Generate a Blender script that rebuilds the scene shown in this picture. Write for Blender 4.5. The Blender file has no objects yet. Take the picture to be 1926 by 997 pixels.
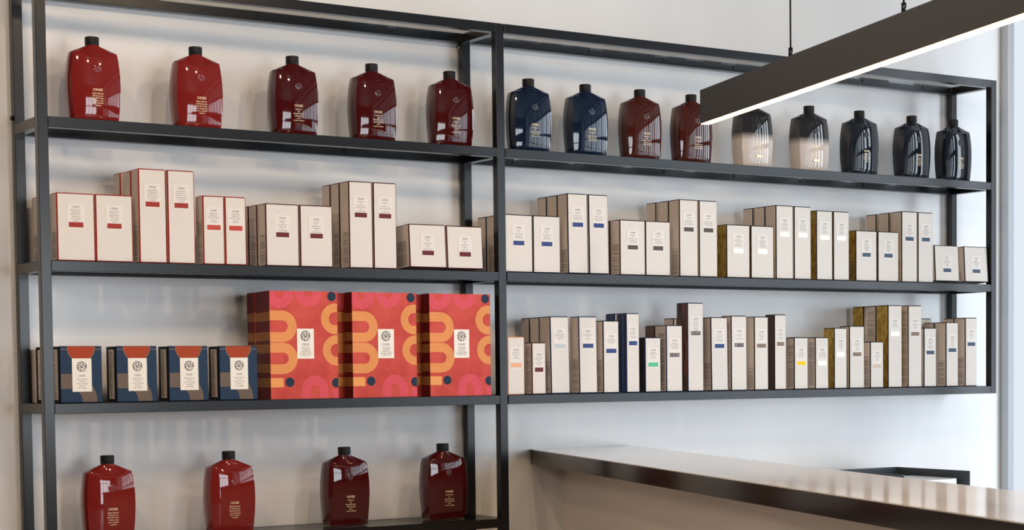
import bpy, bmesh, math, random
from mathutils import Vector, Matrix
random.seed(7)
S = bpy.context.scene
C = S.collection

# ------------------------------------------------------------------ camera
cam = bpy.data.cameras.new('camera')
cam.sensor_fit = 'HORIZONTAL'
cam.sensor_width = 36.0
cam.lens = 3368.18 / 1926 * 36.0
cam.shift_x = -0.05086
cam.shift_y = 0.18550
cam.dof.use_dof = True
cam.dof.focus_distance = 6.1
cam.dof.aperture_fstop = 9.0
cam_o = bpy.data.objects.new('camera', cam)
C.objects.link(cam_o)
RT = (0.8335311, -0.55237466, -0.01039846)
UP = (0.03456102, 0.03334915, 0.99884602)
FW = (0.55139046, 0.83292861, -0.04688819)
cam_o.matrix_world = Matrix(((RT[0], UP[0], -FW[0], -1.59371515),
                             (RT[1], UP[1], -FW[1], -5.35213484),
                             (RT[2], UP[2], -FW[2], 1.31392267),
                             (0, 0, 0, 1)))
S.camera = cam_o

# ------------------------------------------------------------------ exposure, world, lights
S.view_settings.view_transform = 'Standard'
S.view_settings.look = 'None'
S.view_settings.gamma = 1.0
S.view_settings.use_curve_mapping = False
S.view_settings.exposure = -0.12

W = bpy.data.worlds.new('sky')
S.world = W
W.use_nodes = True
W.node_tree.nodes['Background'].inputs[0].default_value = (0.84, 0.91, 1.0, 1)
W.node_tree.nodes['Background'].inputs[1].default_value = 1.0


def area(name, loc, target, sx, sy, energy, col):
    l = bpy.data.lights.new(name, 'AREA')
    l.shape = 'RECTANGLE'
    l.size, l.size_y = sx, sy
    l.energy = energy
    l.color = col
    o = bpy.data.objects.new(name, l)
    C.objects.link(o)
    o.location = loc
    d = Vector(target) - Vector(loc)
    o.rotation_euler = d.to_track_quat('-Z', 'Y').to_euler()
    return o


# daylight through the tall shop windows in the right wall and behind the camera
area('window_daylight', (4.75, -4.15, 1.50), (0.0, -4.15, 1.30), 6.1, 2.7, 450, (0.80, 0.90, 1.0))
area('shopfront_daylight', (1.9, -9.75, 1.55), (1.9, 0.0, 1.5), 2.6, 2.5, 230, (0.88, 0.94, 1.0))
# warm spotlights on the ceiling track
for k in range(3):
    area('track_spotlight', (-5.3 + 0.6 * k, -4.9 - 0.6 * k, 3.2), (1.0, 0.0, 0.9), 0.07, 0.07, 26, (1.0, 0.86, 0.72))
for k in range(4):
    area('ceiling_downlight', (-1.2 + 0.9 * k, -2.5 - 0.25 * k, 3.35), (-0.6 + 0.9 * k, -0.5, 0.4), 0.08, 0.08, 16, (1.0, 0.74, 0.50))

# ------------------------------------------------------------------ materials
MATS = {}


def mat(name, col, rough=0.5, metal=0.0, spec=0.5, coat=0.0, emit=None, estr=0.0):
    if name in MATS:
        return MATS[name]
    m = bpy.data.materials.new(name)
    m.use_nodes = True
    b = m.node_tree.nodes['Principled BSDF']
    b.inputs['Base Color'].default_value = (*col, 1)
    b.inputs['Roughness'].default_value = rough
    b.inputs['Metallic'].default_value = metal
    b.inputs['Specular IOR Level'].default_value = spec
    b.inputs['Coat Weight'].default_value = coat
    b.inputs['Coat Roughness'].default_value = 0.03
    if emit:
        b.inputs['Emission Color'].default_value = (*emit, 1)
        b.inputs['Emission Strength'].default_value = estr
    MATS[name] = m
    return m


def nodes(m):
    return m.node_tree.nodes, m.node_tree.links, m.node_tree.nodes['Principled BSDF']


def noise_mix(m, c1, c2, scale, detail=3.0, stretch=(1, 1, 1), lo=0.35, hi=0.65, bump=0.0):
    n, l, b = nodes(m)
    tc = n.new('ShaderNodeTexCoord')
    mp = n.new('ShaderNodeMapping')
    mp.inputs['Scale'].default_value = stretch
    nz = n.new('ShaderNodeTexNoise')
    nz.inputs['Scale'].default_value = scale
    nz.inputs['Detail'].default_value = detail
    cr = n.new('ShaderNodeValToRGB')
    cr.color_ramp.elements[0].position = lo
    cr.color_ramp.elements[1].position = hi
    cr.color_ramp.elements[0].color = (*c1, 1)
    cr.color_ramp.elements[1].color = (*c2, 1)
    l.new(tc.outputs['Object'], mp.inputs['Vector'])
    l.new(mp.outputs['Vector'], nz.inputs['Vector'])
    l.new(nz.outputs['Fac'], cr.inputs['Fac'])
    l.new(cr.outputs['Color'], b.inputs['Base Color'])
    if bump:
        bp = n.new('ShaderNodeBump')
        bp.inputs['Strength'].default_value = bump
        bp.inputs['Distance'].default_value = 0.002
        l.new(nz.outputs['Fac'], bp.inputs['Height'])
        l.new(bp.outputs['Normal'], b.inputs['Normal'])
    return cr


# plastered wall with a soft satin sheen and very faint trowel mottling
m_wall = mat('polished_plaster', (0.70, 0.69, 0.67), 0.27, spec=0.5)
noise_mix(m_wall, (0.715, 0.72, 0.725), (0.785, 0.79, 0.795), 2.2, 5.0, (1, 1, 0.45), 0.3, 0.7, 0.12)
m_ceiling = mat('ceiling_paint', (0.10, 0.095, 0.09), 0.7)
m_floor = mat('floor_stone', (0.30, 0.26, 0.22), 0.35)
noise_mix(m_floor, (0.42, 0.37, 0.32), (0.54, 0.48, 0.42), 3.0, 6.0)
m_dark = mat('dark_wall_paint', (0.10, 0.08, 0.07), 0.6)
m_steel = mat('grey_metal_trim', (0.42, 0.44, 0.46), 0.35, metal=0.6)
m_black = mat('black_powder_coat', (0.004, 0.0045, 0.006), 0.25, spec=0.42)
m_lampblack = mat('matt_black_aluminium', (0.035, 0.034, 0.034), 0.5)
m_glow = mat('led_diffuser', (1, 0.9, 0.8), 0.5, emit=(1.0, 0.56, 0.26), estr=15.0)
m_screw = mat('bright_screw', (0.6, 0.58, 0.55), 0.3, metal=1.0)
m_cream = mat('cream_carton', (0.69, 0.645, 0.595), 0.45, spec=0.32)
m_side = mat('cream_carton_shaded', (0.66, 0.57, 0.495), 0.5, spec=0.35)  # same cream card, with the shade of the sides put into a tanner colour
m_plaque = mat('cream_embossed', (0.73, 0.685, 0.635), 0.4)
m_ink = mat('grey_ink', (0.10, 0.085, 0.08), 0.6)
m_faint = mat('pale_ink', (0.45, 0.40, 0.37), 0.6)
m_foil = mat('gold_lettering', (1.0, 0.80, 0.52), 0.35, metal=0.2)
m_counter = mat('white_gloss_counter', (0.80, 0.76, 0.72), 0.10, spec=0.5)
m_panel = mat('beige_counter_panel', (0.84, 0.76, 0.69), 0.30, spec=0.5)
m_edge = mat('dark_bronze_edge', (0.020, 0.013, 0.010), 0.12, spec=0.45)
m_tray = mat('black_plastic', (0.045, 0.058, 0.070), 0.45)
m_white = mat('white_plastic', (0.85, 0.86, 0.88), 0.3)
m_cap = mat('black_cap', (0.008, 0.008, 0.009), 0.45, spec=0.2)

m_glass = bpy.data.materials.new('shelf_glass')
m_glass.use_nodes = True
_n, _l = m_glass.node_tree.nodes, m_glass.node_tree.links
for x in list(_n):
    if x.type != 'OUTPUT_MATERIAL':
        _n.remove(x)
_t = _n.new('ShaderNodeBsdfTransparent'); _t.inputs[0].default_value = (0.93, 0.935, 0.93, 1)
_g = _n.new('ShaderNodeBsdfGlossy'); _g.inputs['Roughness'].default_value = 0.02
_g.inputs['Color'].default_value = (0.95, 0.95, 0.95, 1)
_w = _n.new('ShaderNodeLayerWeight'); _w.inputs['Blend'].default_value = 0.5
_p = _n.new('ShaderNodeMath'); _p.operation = 'POWER'; _p.inputs[1].default_value = 5.0
_f = _n.new('ShaderNodeMath'); _f.operation = 'MULTIPLY_ADD'; _f.inputs[1].default_value = 0.55; _f.inputs[2].default_value = 0.04
_l.new(_w.outputs['Facing'], _p.inputs[0]); _l.new(_p.outputs[0], _f.inputs[0])
_m = _n.new('ShaderNodeMixShader')
_l.new(_f.outputs[0], _m.inputs[0]); _l.new(_t.outputs[0], _m.inputs[1]); _l.new(_g.outputs[0], _m.inputs[2])
_l.new(_m.outputs[0], _n['Material Output'].inputs[0])


# ------------------------------------------------------------------ helpers
class MB:
    """collects geometry with several materials, links it as one mesh object"""
    def __init__(s):
        s.v, s.f, s.mi, s.mats, s.sm = [], [], [], [], []

    def m(s, material):
        if material not in s.mats:
            s.mats.append(material)
        return s.mats.index(material)

    def face(s, pts, material, smooth=False):
        k = len(s.v)
        s.v += [tuple(p) for p in pts]
        s.f.append(tuple(range(k, k + len(pts))))
        s.mi.append(s.m(material)); s.sm.append(smooth)

    def box(s, x0, x1, y0, y1, z0, z1, material, c=0.0):
        bm = bmesh.new()
        bmesh.ops.create_cube(bm, size=1.0)
        for v in bm.verts:
            v.co = ((x0 + x1) / 2 + v.co.x * (x1 - x0), (y0 + y1) / 2 + v.co.y * (y1 - y0), (z0 + z1) / 2 + v.co.z * (z1 - z0))
        if c:
            bmesh.ops.bevel(bm, geom=list(bm.edges), offset=c, segments=1, affect='EDGES')
        s.add(bm, lambda f: material)

    def add(s, bm, fm, smooth=False):
        k = len(s.v)
        bm.verts.index_update()
        s.v += [tuple(v.co) for v in bm.verts]
        for f in bm.faces:
            s.f.append(tuple(k + v.index for v in f.verts))
            s.mi.append(s.m(fm(f))); s.sm.append(smooth)
        bm.free()

    def cyl(s, p0, p1, r0, r1, material, n=20, caps=True, smooth=True):
        p0, p1 = Vector(p0), Vector(p1)
        q = (p1 - p0).to_track_quat('Z', 'Y')
        ring = [[p + q @ Vector((r * math.cos(2 * math.pi * i / n), r * math.sin(2 * math.pi * i / n), 0)) for i in range(n)]
                for p, r in ((p0, r0), (p1, r1))]
        k = len(s.v)
        s.v += [tuple(p) for rr in ring for p in rr]
        for i in range(n):
            j = (i + 1) % n
            s.f.append((k + i, k + j, k + n + j, k + n + i)); s.mi.append(s.m(material)); s.sm.append(smooth)
        if caps:
            s.f.append(tuple(k + i for i in reversed(range(n)))); s.mi.append(s.m(material)); s.sm.append(False)
            s.f.append(tuple(k + n + i for i in range(n))); s.mi.append(s.m(material)); s.sm.append(False)

    def mesh(s, name):
        me = bpy.data.meshes.new(name)
        me.from_pydata(s.v, [], s.f)
        for m_ in s.mats:
            me.materials.append(m_)
        me.polygons.foreach_set('material_index', s.mi)
        me.polygons.foreach_set('use_smooth', s.sm)
        me.update()
        return me

    def build(s, name, parent=None, loc=None):
        return link(name, s.mesh(name), parent, loc)


def link(name, me, parent=None, loc=None):
    o = bpy.data.objects.new(name, me)
    C.objects.link(o)
    if parent:
        o.parent = parent
    if loc:
        o.location = loc
    return o


def empty(name, loc=(0, 0, 0)):
    o = bpy.data.objects.new(name, None)
    C.objects.link(o)
    o.location = loc
    return o


def tag(o, label, cat, group=None):
    o['label'] = label
    o['category'] = cat
    if group:
        o['group'] = group
    return o


def structure(o):
    o['kind'] = 'structure'
    return o


def copy_tree(o, parent=None):
    c = o.copy()
    C.objects.link(c)
    c.parent = parent
    for ch in o.children:
        copy_tree(ch, c)
    return c


_DG = None


def text_bm(items):
    """items: (text, size, y, shear, spacing, max width) centred on x=0 in the XZ plane facing -y"""
    verts, faces = [], []
    for (t, size, zc, shear, sp, mw, align) in items:
        cu = bpy.data.curves.new('t', 'FONT')
        cu.body = t
        cu.size = size
        cu.shear = shear
        cu.space_character = sp
        cu.align_x = align
        cu.align_y = 'CENTER'
        cu.resolution_u = 2
        o = bpy.data.objects.new('t', cu)
        C.objects.link(o)
        dg = bpy.context.evaluated_depsgraph_get()
        me = bpy.data.meshes.new_from_object(o.evaluated_get(dg))
        xs = [v.co.x for v in me.vertices] or [0, 1]
        w = max(xs) - min(xs)
        k = min(1.0, mw / w) if w > 0 else 1
        b = len(verts)
        for v in me.vertices:
            verts.append((v.co.x * k, 0.0, v.co.y + zc))
        for p in me.polygons:
            faces.append(tuple(b + i for i in p.vertices))
        bpy.data.objects.remove(o)
        bpy.data.curves.remove(cu)
        bpy.data.meshes.remove(me)
    return verts, faces


def text_mesh(name, items, material, dx=0, dy=0, dz=0):
    v, f = text_bm(items)
    me = bpy.data.meshes.new(name)
    me.from_pydata([(a + dx, b + dy, c + dz) for a, b, c in v], [], f)
    me.materials.append(material)
    me.update()
    return me


# ------------------------------------------------------------------ geometry constants (metres)
T = 0.03                                  # square tube
YF = -0.2484                              # front face of the shelving
XM, XR = 1.5317, 3.8668                   # left faces of middle and right posts
Z = [2.4658, 2.0560, 1.6457, 1.2347, 0.8218, 0.411]      # tops of the shelf rails
YW = 0.012                                # wall plane
XC = 4.209                                # corner with the right wall
CEIL = 3.45

# ------------------------------------------------------------------ room
b = MB(); b.box(-6.6, XC, YW, YW + 0.15, 0, CEIL, m_wall)
structure(b.build('wall_back'))
b = MB(); b.box(-6.6, XC + 0.8, -9.6, YW + 0.15, -0.1, 0, m_floor)
structure(b.build('floor'))
b = MB(); b.box(-6.6, XC + 0.3, -9.6, YW + 0.15, CEIL, CEIL + 0.1, m_ceiling)
structure(b.build('ceiling'))
b = MB(); b.box(-6.75, -6.6, -9.6, YW + 0.15, 0, CEIL, m_dark)
structure(b.build('wall_left'))
b = MB()
b.box(XC, XC + 0.15, -9.6, YW + 0.15, 0, 0.35, m_wall)
b.box(XC, XC + 0.15, -9.6, YW + 0.15, 3.25, CEIL, m_wall)
b.box(XC, XC + 0.15, -9.6, -7.0, 0.35, 3.25, m_wall)
structure(b.build('wall_right'))
b = MB()
for i in range(21):
    y = -0.9 - i * 0.303
    hw = 0.07 if i % 3 == 0 else 0.045
    b.box(XC + 0.02, XC + 0.07, y - hw, y + hw, 0.35, 3.25, m_black)
for z in (0.38, 0.85, 1.35, 1.85, 2.3, 2.75, 3.22):  # unseen transoms, added to break up the window reflection in the bottles
    b.box(XC + 0.03, XC + 0.06, -7.0, -0.9, z - 0.03, z + 0.03, m_black)
structure(b.build('window_1'))
b = MB()
b.box(-6.6, 0.6, -9.6, -9.45, 0, CEIL, m_dark)
b.box(3.2, XC + 0.1, -9.6, -9.45, 0, CEIL, m_dark)
b.box(0.6, 3.2, -9.6, -9.45, 0, 0.3, m_dark)
b.box(0.6, 3.2, -9.6, -9.45, 2.8, CEIL, m_dark)
structure(b.build('wall_front'))
b = MB()
for i in range(4):
    x = 0.63 + i * 2.54 / 3
    b.box(x - 0.03, x + 0.03, -9.45, -9.38, 0.3, 2.8, m_black)
b.box(0.6, 3.2, -9.44, -9.39, 2.05, 2.12, m_black)
structure(b.build('window_2'))
# slim metal strip in the corner between the back wall and the right wall
b = MB()
b.box(XC - 0.012, XC, -0.034, YW, 0, CEIL, m_steel, 0.002)
b.box(XC + 0.0005, XC + 0.03, -0.03, YW + 0.15, 0.36, 3.24, m_steel, 0.002)
structure(b.build('trim_1'))


# ------------------------------------------------------------------ shelving
def bar(name, parent, x0, x1, y0, y1, z0, z1, m_=m_black):
    bb = MB(); bb.box(x0, x1, y0, y1, z0, z1, m_, 0.0012)
    return bb.build(name, parent)


def glass(parent, x0, x1, z):
    bb = MB(); bb.box(x0, x1, YF + T + 0.0006, -T - 0.0006, z - 0.008, z - 0.0004, m_glass)
    return bb.build('glass_shelf', parent)


def knob(parent, x, y, z, r, m_, name):
    bb = MB(); bb.cyl((x, y, z), (x - 0.006 if name == 'screw' else x - 0.008, y, z), r, r * 0.7, m_, 12)
    return bb.build(name, parent)


L = tag(empty('shelving_unit', (0, 0, 0)), 'tall black metal shelving unit with glass shelves standing at the left of the wall', 'shelf')
for x in (0, XM):
    bar('post', L, x, x + T, YF, YF + T, 0, Z[0])
    bar('post', L, x, x + T, -T, 0, 0, Z[0])
for k, z in enumerate(Z):
    bar('front_rail', L, T, XM, YF, YF + T, z - T, z)
    bar('rear_rail', L, T, XM, -T, 0, z - T, z)
    for x in (0, XM):
        bar('side_rail', L, x, x + T, YF + T, -T, z - T, z)
    glass(L, T + 0.0006, XM - 0.0006, z)
knob(L, XM, -0.012, Z[0] - 0.045, 0.004, m_screw, 'screw')
knob(L, 0.0, -0.015, Z[1] + 0.02, 0.008, m_black, 'wall_fixing')

R_ = tag(empty('shelving_unit', (XM + T, 0, 0)), 'shorter black metal shelving unit hung on the wall, right of the tall one', 'shelf')
GX = XM + T + 0.003


def rbar(name, x0, x1, y0, y1, z0, z1):
    bb = MB(); bb.box(x0 - XM - T, x1 - XM - T, y0, y1, z0, z1, m_black, 0.0012)
    return bb.build(name, R_)


rbar('post', XR, XR + T, YF, YF + T, Z[3] - T, Z[0])
rbar('post', XR, XR + T, -T, 0, Z[3] - T, Z[0])
for z in Z[:4]:
    rbar('front_rail', GX, XR, YF, YF + T, z - T, z)
    rbar('rear_rail', GX, XR, -T, 0, z - T, z)
    rbar('side_rail', XR, XR + T, YF + T, -T, z - T, z)
    bb = MB(); bb.box(0.004, XR - 0.0006 - XM - T, YF + T + 0.0006, -T - 0.0006, z - 0.008, z - 0.0004, m_glass)
    bb.build('glass_shelf', R_)
# dark plugs under the rear rails
for X0_, X1_, par, off in ((T, XM, L, 0), (GX, XR, R_, XM + T)):
    for z in Z[:3]:
        n = 5 if par is L else 7
        for i in range(n):
            x = X0_ + (X1_ - X0_) * (i + 0.5) / n - off
            bb = MB(); bb.cyl((x, -T - 0.004, z - 0.014), (x, -T, z - 0.014), 0.005, 0.005, m_black, 10)
            bb.build('glass_support', par)

# ------------------------------------------------------------------ reception counter
u = Vector((-0.2976, -0.9547, 0)).normalized()
n_ = Vector((-u.y, u.x, 0))
if n_.x < 0:
    n_ = -n_
W1 = Vector((1.8138, YW - 0.0006, 0))


def prism(bb, o0, o1, ln, z0, z1, m_side_, m_top):
    """plan strip between offsets o0..o1 from the near edge, cut flush at the wall"""
    def wp(o):   # point on the wall for that offset
        return W1 + Vector((o / n_.x, 0, 0))
    a, d = wp(o0), wp(o1)
    b_, c_ = W1 + n_ * o0 + u * ln, W1 + n_ * o1 + u * ln
    q = [a, b_, c_, d]
    lo = [p + Vector((0, 0, z0)) for p in q]
    hi = [p + Vector((0, 0, z1)) for p in q]
    bb.face(hi, m_top)
    bb.face(list(reversed(lo)), m_side_)
    for i in range(4):
        j = (i + 1) % 4
        bb.face([lo[j], lo[i], hi[i], hi[j]], m_side_)


ctr = tag(empty('reception_counter', W1), 'reception counter with glossy white top, dark edge and beige front, running from the wall', 'counter')
for nm, o0, o1, z0, z1, ms, mt in (('countertop', 0.0, 0.41, 0.9855, 1.0350, m_edge, m_counter),
                                   ('front_panel', 0.129, 0.154, 0.0, 0.9855, m_panel, m_panel),
                                   ('rear_panel', 0.36, 0.385, 0.0, 0.9855, m_panel, m_panel)):
    bb = MB(); prism(bb, o0, o1, 4.3, z0, z1, ms, mt)
    bb.v = [(x - W1.x, y - W1.y, z) for x, y, z in bb.v]
    bb.build(nm, ctr)
bb = MB(); prism(bb, 0.0005, 0.4095, 4.2995, 1.0351, 1.0375, m_counter, m_counter)
bb.v = [(x - W1.x, y - W1.y, z) for x, y, z in bb.v]
bb.build('top_sheet', ctr)

# low work desk hidden behind the counter carries the letter tray
desk = tag(empty('work_desk', (3.1, -0.35, 0)), 'low white work desk against the wall behind the counter', 'desk')
bb = MB(); bb.box(-0.55, 0.62, -0.33, 0.33, 0.765, 0.79, m_white, 0.002); bb.build('desktop', desk)
for sx in (-0.5, 0.57):
    for sy in (-0.28, 0.28):
        bb = MB(); bb.box(sx - 0.02, sx + 0.02, sy - 0.02, sy + 0.02, 0, 0.765, m_black, 0.002); bb.build('leg', desk)

tr = tag(empty('letter_tray', (3.308, -0.30, 0.7902)), 'black open fronted letter tray standing behind the counter near the wall', 'tray')
hx, y0, y1, hh = 0.176, -0.20, 0.20, 0.125
bb = MB(); bb.box(-hx, hx, y0, y1, 0, 0.006, m_tray, 0.001); bb.build('base', tr)
bb = MB(); bb.box(-hx, hx, y1 - 0.006, y1, 0.006, hh, m_tray, 0.001); bb.build('back_wall', tr)
for s in (-1, 1):
    bb = MB(); bb.box(min(s * hx, s * (hx - 0.006)), max(s * hx, s * (hx - 0.006)), y0, y1 - 0.006, 0.006, hh, m_tray, 0.001)
    bb.build('side_wall', tr)

# white rounded device lying in the tray
bm = bmesh.new()
bmesh.ops.create_cube(bm, size=1.0)
for v in bm.verts:
    v.co = (v.co.x * 0.26, v.co.y * 0.30, v.co.z * 0.090 + 0.045)
bmesh.ops.bevel(bm, geom=[e for e in bm.edges if abs((e.verts[0].co - e.verts[1].co).z) > 0.01], offset=0.03, segments=6, affect='EDGES')
bb = MB(); bb.add(bm, lambda f: m_white)
tag(bb.build('card_machine', None, (3.33, -0.33, 0.7964)), 'white round-cornered device lying inside the black letter tray', 'device')

# ------------------------------------------------------------------ linear pendant lamps


def pendant(P, yaw, length, label, cables, h=0.1028, w=0.031):
    """P: bottom of the wall-side end, left edge; runs toward the room"""
    uu = Vector((-math.sin(yaw), -math.cos(yaw), 0))
    nn = Vector((math.cos(yaw), -math.sin(yaw), 0))
    root = tag(empty('linear_pendant_lamp', P), label, 'lamp')

    def bx(bb, a0, a1, o0, o1, z0, z1, m_):
        pts = [uu * a + nn * o for a, o in ((a0, o0), (a1, o0), (a1, o1), (a0, o1))]
        lo = [p + Vector((0, 0, z0)) for p in pts]; hi = [p + Vector((0, 0, z1)) for p in pts]
        bb.face(hi, m_); bb.face(lo[::-1], m_)
        for i in range(4):
            j = (i + 1) % 4
            bb.face([lo[j], lo[i], hi[i], hi[j]], m_)
    bb = MB(); bx(bb, 0, length, 0, w, 0.0012, h, m_lampblack); bb.build('housing', root)
    bb = MB(); bx(bb, 0.002, length - 0.002, 0.0012, w - 0.0012, 0.0, 0.0011, m_glow); bb.build('diffuser', root)
    for a in cables:
        c0 = uu * a + nn * (w / 2)
        bb = MB(); bb.cyl(c0 + Vector((0, 0, h)), c0 + Vector((0, 0, h + 0.026)), 0.0062, 0.0062, m_black, 14); bb.build('cable_grip', root)
        bb = MB(); bb.cyl(c0 + Vector((0, 0, h + 0.026)), c0 + Vector((0, 0, CEIL - P[2] - 0.001)), 0.0026, 0.0026, m_black, 8); bb.build('cable', root)
    return root


pendant((1.7973, -1.0, 2.0607), 0.26, 3.0, 'long black linear pendant lamp with glowing underside hanging over the counter', (0.597, 1.217, 2.6))
for i, (x, y) in enumerate(((-3.7, -2.6), (-3.05, -3.1), (-2.4, -3.6), (-4.2, -4.6))):
    g = pendant((x, y, 2.15), 0.26, 1.9, 'black linear pendant lamp hanging out of view to the left', (0.4, 1.5), w=0.05)
    g['group'] = 'pendant lamps out of view'

# ------------------------------------------------------------------ bottles
HB = 0.254


def body_mats():
    out = {}
    def bt(name, col, coat=0.15, rough=0.04):
        m_ = mat(name, col, rough, spec=0.42, coat=coat)
        return m_
    out['red'] = bt('bright_red_bottle', (0.19, 0.014, 0.012))
    out['ruby'] = bt('dark_ruby_bottle', (0.055, 0.004, 0.004))
    out['navy'] = bt('navy_bottle', (0.005, 0.012, 0.032))
    out['amber'] = bt('brown_red_bottle', (0.055, 0.010, 0.006))
    out['ink'] = bt('blue_black_bottle', (0.010, 0.013, 0.019))
    m_ = bt('smoke_to_pearl_bottle', (0.5, 0.4, 0.35))
    n, l, bs = nodes(m_)
    tc = n.new('ShaderNodeTexCoord'); sp = n.new('ShaderNodeSeparateXYZ'); cr = n.new('ShaderNodeValToRGB')
    mr = n.new('ShaderNodeMapRange'); mr.inputs['From Min'].default_value = 0.0; mr.inputs['From Max'].default_value = HB
    cr.color_ramp.elements[0].position = 0.40; cr.color_ramp.elements[0].color = (0.60, 0.52, 0.46, 1)
    cr.color_ramp.elements[1].position = 0.52; cr.color_ramp.elements[1].color = (0.018, 0.017, 0.018, 1)
    l.new(tc.outputs['Object'], sp.inputs[0]); l.new(sp.outputs['Z'], mr.inputs['Value'])
    l.new(mr.outputs['Result'], cr.inputs['Fac']); l.new(cr.outputs['Color'], bs.inputs['Base Color'])
    out['pearl'] = m_
    return out


BM = body_mats()


def bottle_mesh(m_):
    NF, NS = 22, 5
    prof = [(0.0, 0.057, 0.0270, 0.0225), (0.0022, 0.0635, 0.0325, 0.0255), (0.007, 0.0664, 0.0355, 0.0275), (0.03, 0.0688, 0.0388, 0.0290),
            (0.065, 0.0718, 0.0412, 0.0302), (0.105, 0.0736, 0.0422, 0.0308), (0.140, 0.0730, 0.0418, 0.0306),
            (0.170, 0.0704, 0.0402, 0.0296), (0.190, 0.0679, 0.0380, 0.0282), (0.2025, 0.0660, 0.0362, 0.0270), (0.2062, 0.0642, 0.0345, 0.0258)]

    def ring(z, a, bq, s, dip=0.0):
        pts = []
        for sgn in (-1, 1):
            for i in range(NF):
                t_ = -1 + 2 * i / NF
                x = a * t_
                y = s + (bq - s) * (1 - abs(t_) ** 2.3)
                zz = z - dip * max(0.0, 1 - (abs(t_) / 0.75) ** 2)
                pts.append((x if sgn < 0 else -x, sgn * y, zz))
            for i in range(NS):
                t_ = -1 + 2 * i / NS
                bulge = a - 0.002 + 0.0065 * (1 - t_ * t_) if 0 < i else a
                pts.append((bulge if sgn < 0 else -bulge, sgn * (-t_) * s if sgn > 0 else t_ * s, z))
        return pts
    rings = [ring(*p, dip=(0.0085 if i == len(prof) - 1 else (0.0045 if i == len(prof) - 2 else 0))) for i, p in enumerate(prof)]
    n = len(rings[0])
    # shoulder edge ring (sharp) and neck
    neck = []
    nr = 0.0196
    for p in rings[-1]:
        ang = math.atan2(p[1] / 0.0345, p[0] / 0.0642)
        neck.append((nr * math.cos(ang), nr * math.sin(ang), 0.2275))
    neck2 = [(x, y, 0.2305) for x, y, _ in neck]
    bb = MB()
    verts = []
    for r in rings + [rings[-1], neck, neck2]:
        verts.append(len(bb.v)); bb.v += r
    k = bb.m(m_)
    def band(a, c, sm):
        for i in range(n):
            j = (i + 1) % n
            bb.f.append((verts[a] + i, verts[a] + j, verts[c] + j, verts[c] + i)); bb.mi.append(k); bb.sm.append(sm)
    R = len(rings)
    for i in range(R - 1):
        band(i, i + 1, True)
    band(R, R + 1, True)
    band(R + 1, R + 2, True)
    bb.f.append(tuple(reversed(range(verts[0], verts[0] + n)))); bb.mi.append(k); bb.sm.append(False)
    bb.f.append(tuple(range(verts[R + 2], verts[R + 2] + n))); bb.mi.append(k); bb.sm.append(False)
    me = bb.mesh('bottle_body')
    # hard edge at the side facets: mark as sharp by vertex columns
    cols = {NF, 0, NF + NS, 2 * NF + NS}
    idx = {}
    for e in me.edges:
        a, c = e.vertices
        if a // n < R and c // n < R and abs(a - c) == n and (a % n) in (0, NF, NF + NS, 2 * NF + NS):
            e.use_edge_sharp = True
    return me


def cap_mesh():
    bb = MB()
    N = 48
    r = 0.0205
    z0, z1 = 0.2290, HB
    zs = [(z0, r * 0.985), (z0 + 0.0045, r), (z0 + 0.0055, r * 0.965), (z0 + 0.0065, r), (z1 - 0.0015, r), (z1, r - 0.0015)]
    base = len(bb.v)
    for z, rr in zs:
        for i in range(N):
            a = 2 * math.pi * i / N
            q = rr * (1 - (0.012 if i % 2 and z0 + 0.006 < z < z1 - 0.001 else 0))
            bb.v.append((q * math.cos(a), q * math.sin(a), z))
    k = bb.m(m_cap)
    for s in range(len(zs) - 1):
        for i in range(N):
            j = (i + 1) % N
            bb.f.append((base + s * N + i, base + s * N + j, base + (s + 1) * N + j, base + (s + 1) * N + i)); bb.mi.append(k); bb.sm.append(False)
    bb.f.append(tuple(range(base + (len(zs) - 1) * N, base + len(zs) * N))); bb.mi.append(k); bb.sm.append(False)
    bb.f.append(tuple(reversed(range(base, base + N)))); bb.mi.append(k); bb.sm.append(False)
    return bb.mesh('cap')


def swirl(bb, cx, cz, r, y, m_, th=0.1):
    """flowing strokes of a round engraved emblem"""
    strokes = [[(-.1, .85), (.15, .55), (-.25, .35), (.2, .05), (.55, -.15), (.15, -.45), (-.35, -.35)],
               [(-.75, .35), (-.45, .5), (-.3, .75)], [(.35, .8), (.6, .5), (.45, .3), (.75, .15)],
               [(-.85, -.05), (-.55, .1), (-.35, -.1), (-.6, -.4), (-.35, -.75)],
               [(.0, -.9), (.25, -.7), (.6, -.6), (.8, -.25)], [(-.1, -.65), (.1, -.6), (.15, -.8)]]
    for s in strokes:
        P = [Vector((cx + a * r, cz + c * r)) for a, c in s]
        for i in range(len(P) - 1):
            d = (P[i + 1] - P[i]); d.normalize(); q = Vector((-d.y, d.x)) * th * r
            bb.face([(P[i].x - q.x - d.x * th * r * .5, y, P[i].y - q.y - d.y * th * r * .5), (P[i + 1].x - q.x + d.x * th * r * .5, y, P[i + 1].y - q.y + d.y * th * r * .5),
                     (P[i + 1].x + q.x + d.x * th * r * .5, y, P[i + 1].y + q.y + d.y * th * r * .5), (P[i].x + q.x - d.x * th * r * .5, y, P[i].y + q.y - d.y * th * r * .5)], m_)


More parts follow.
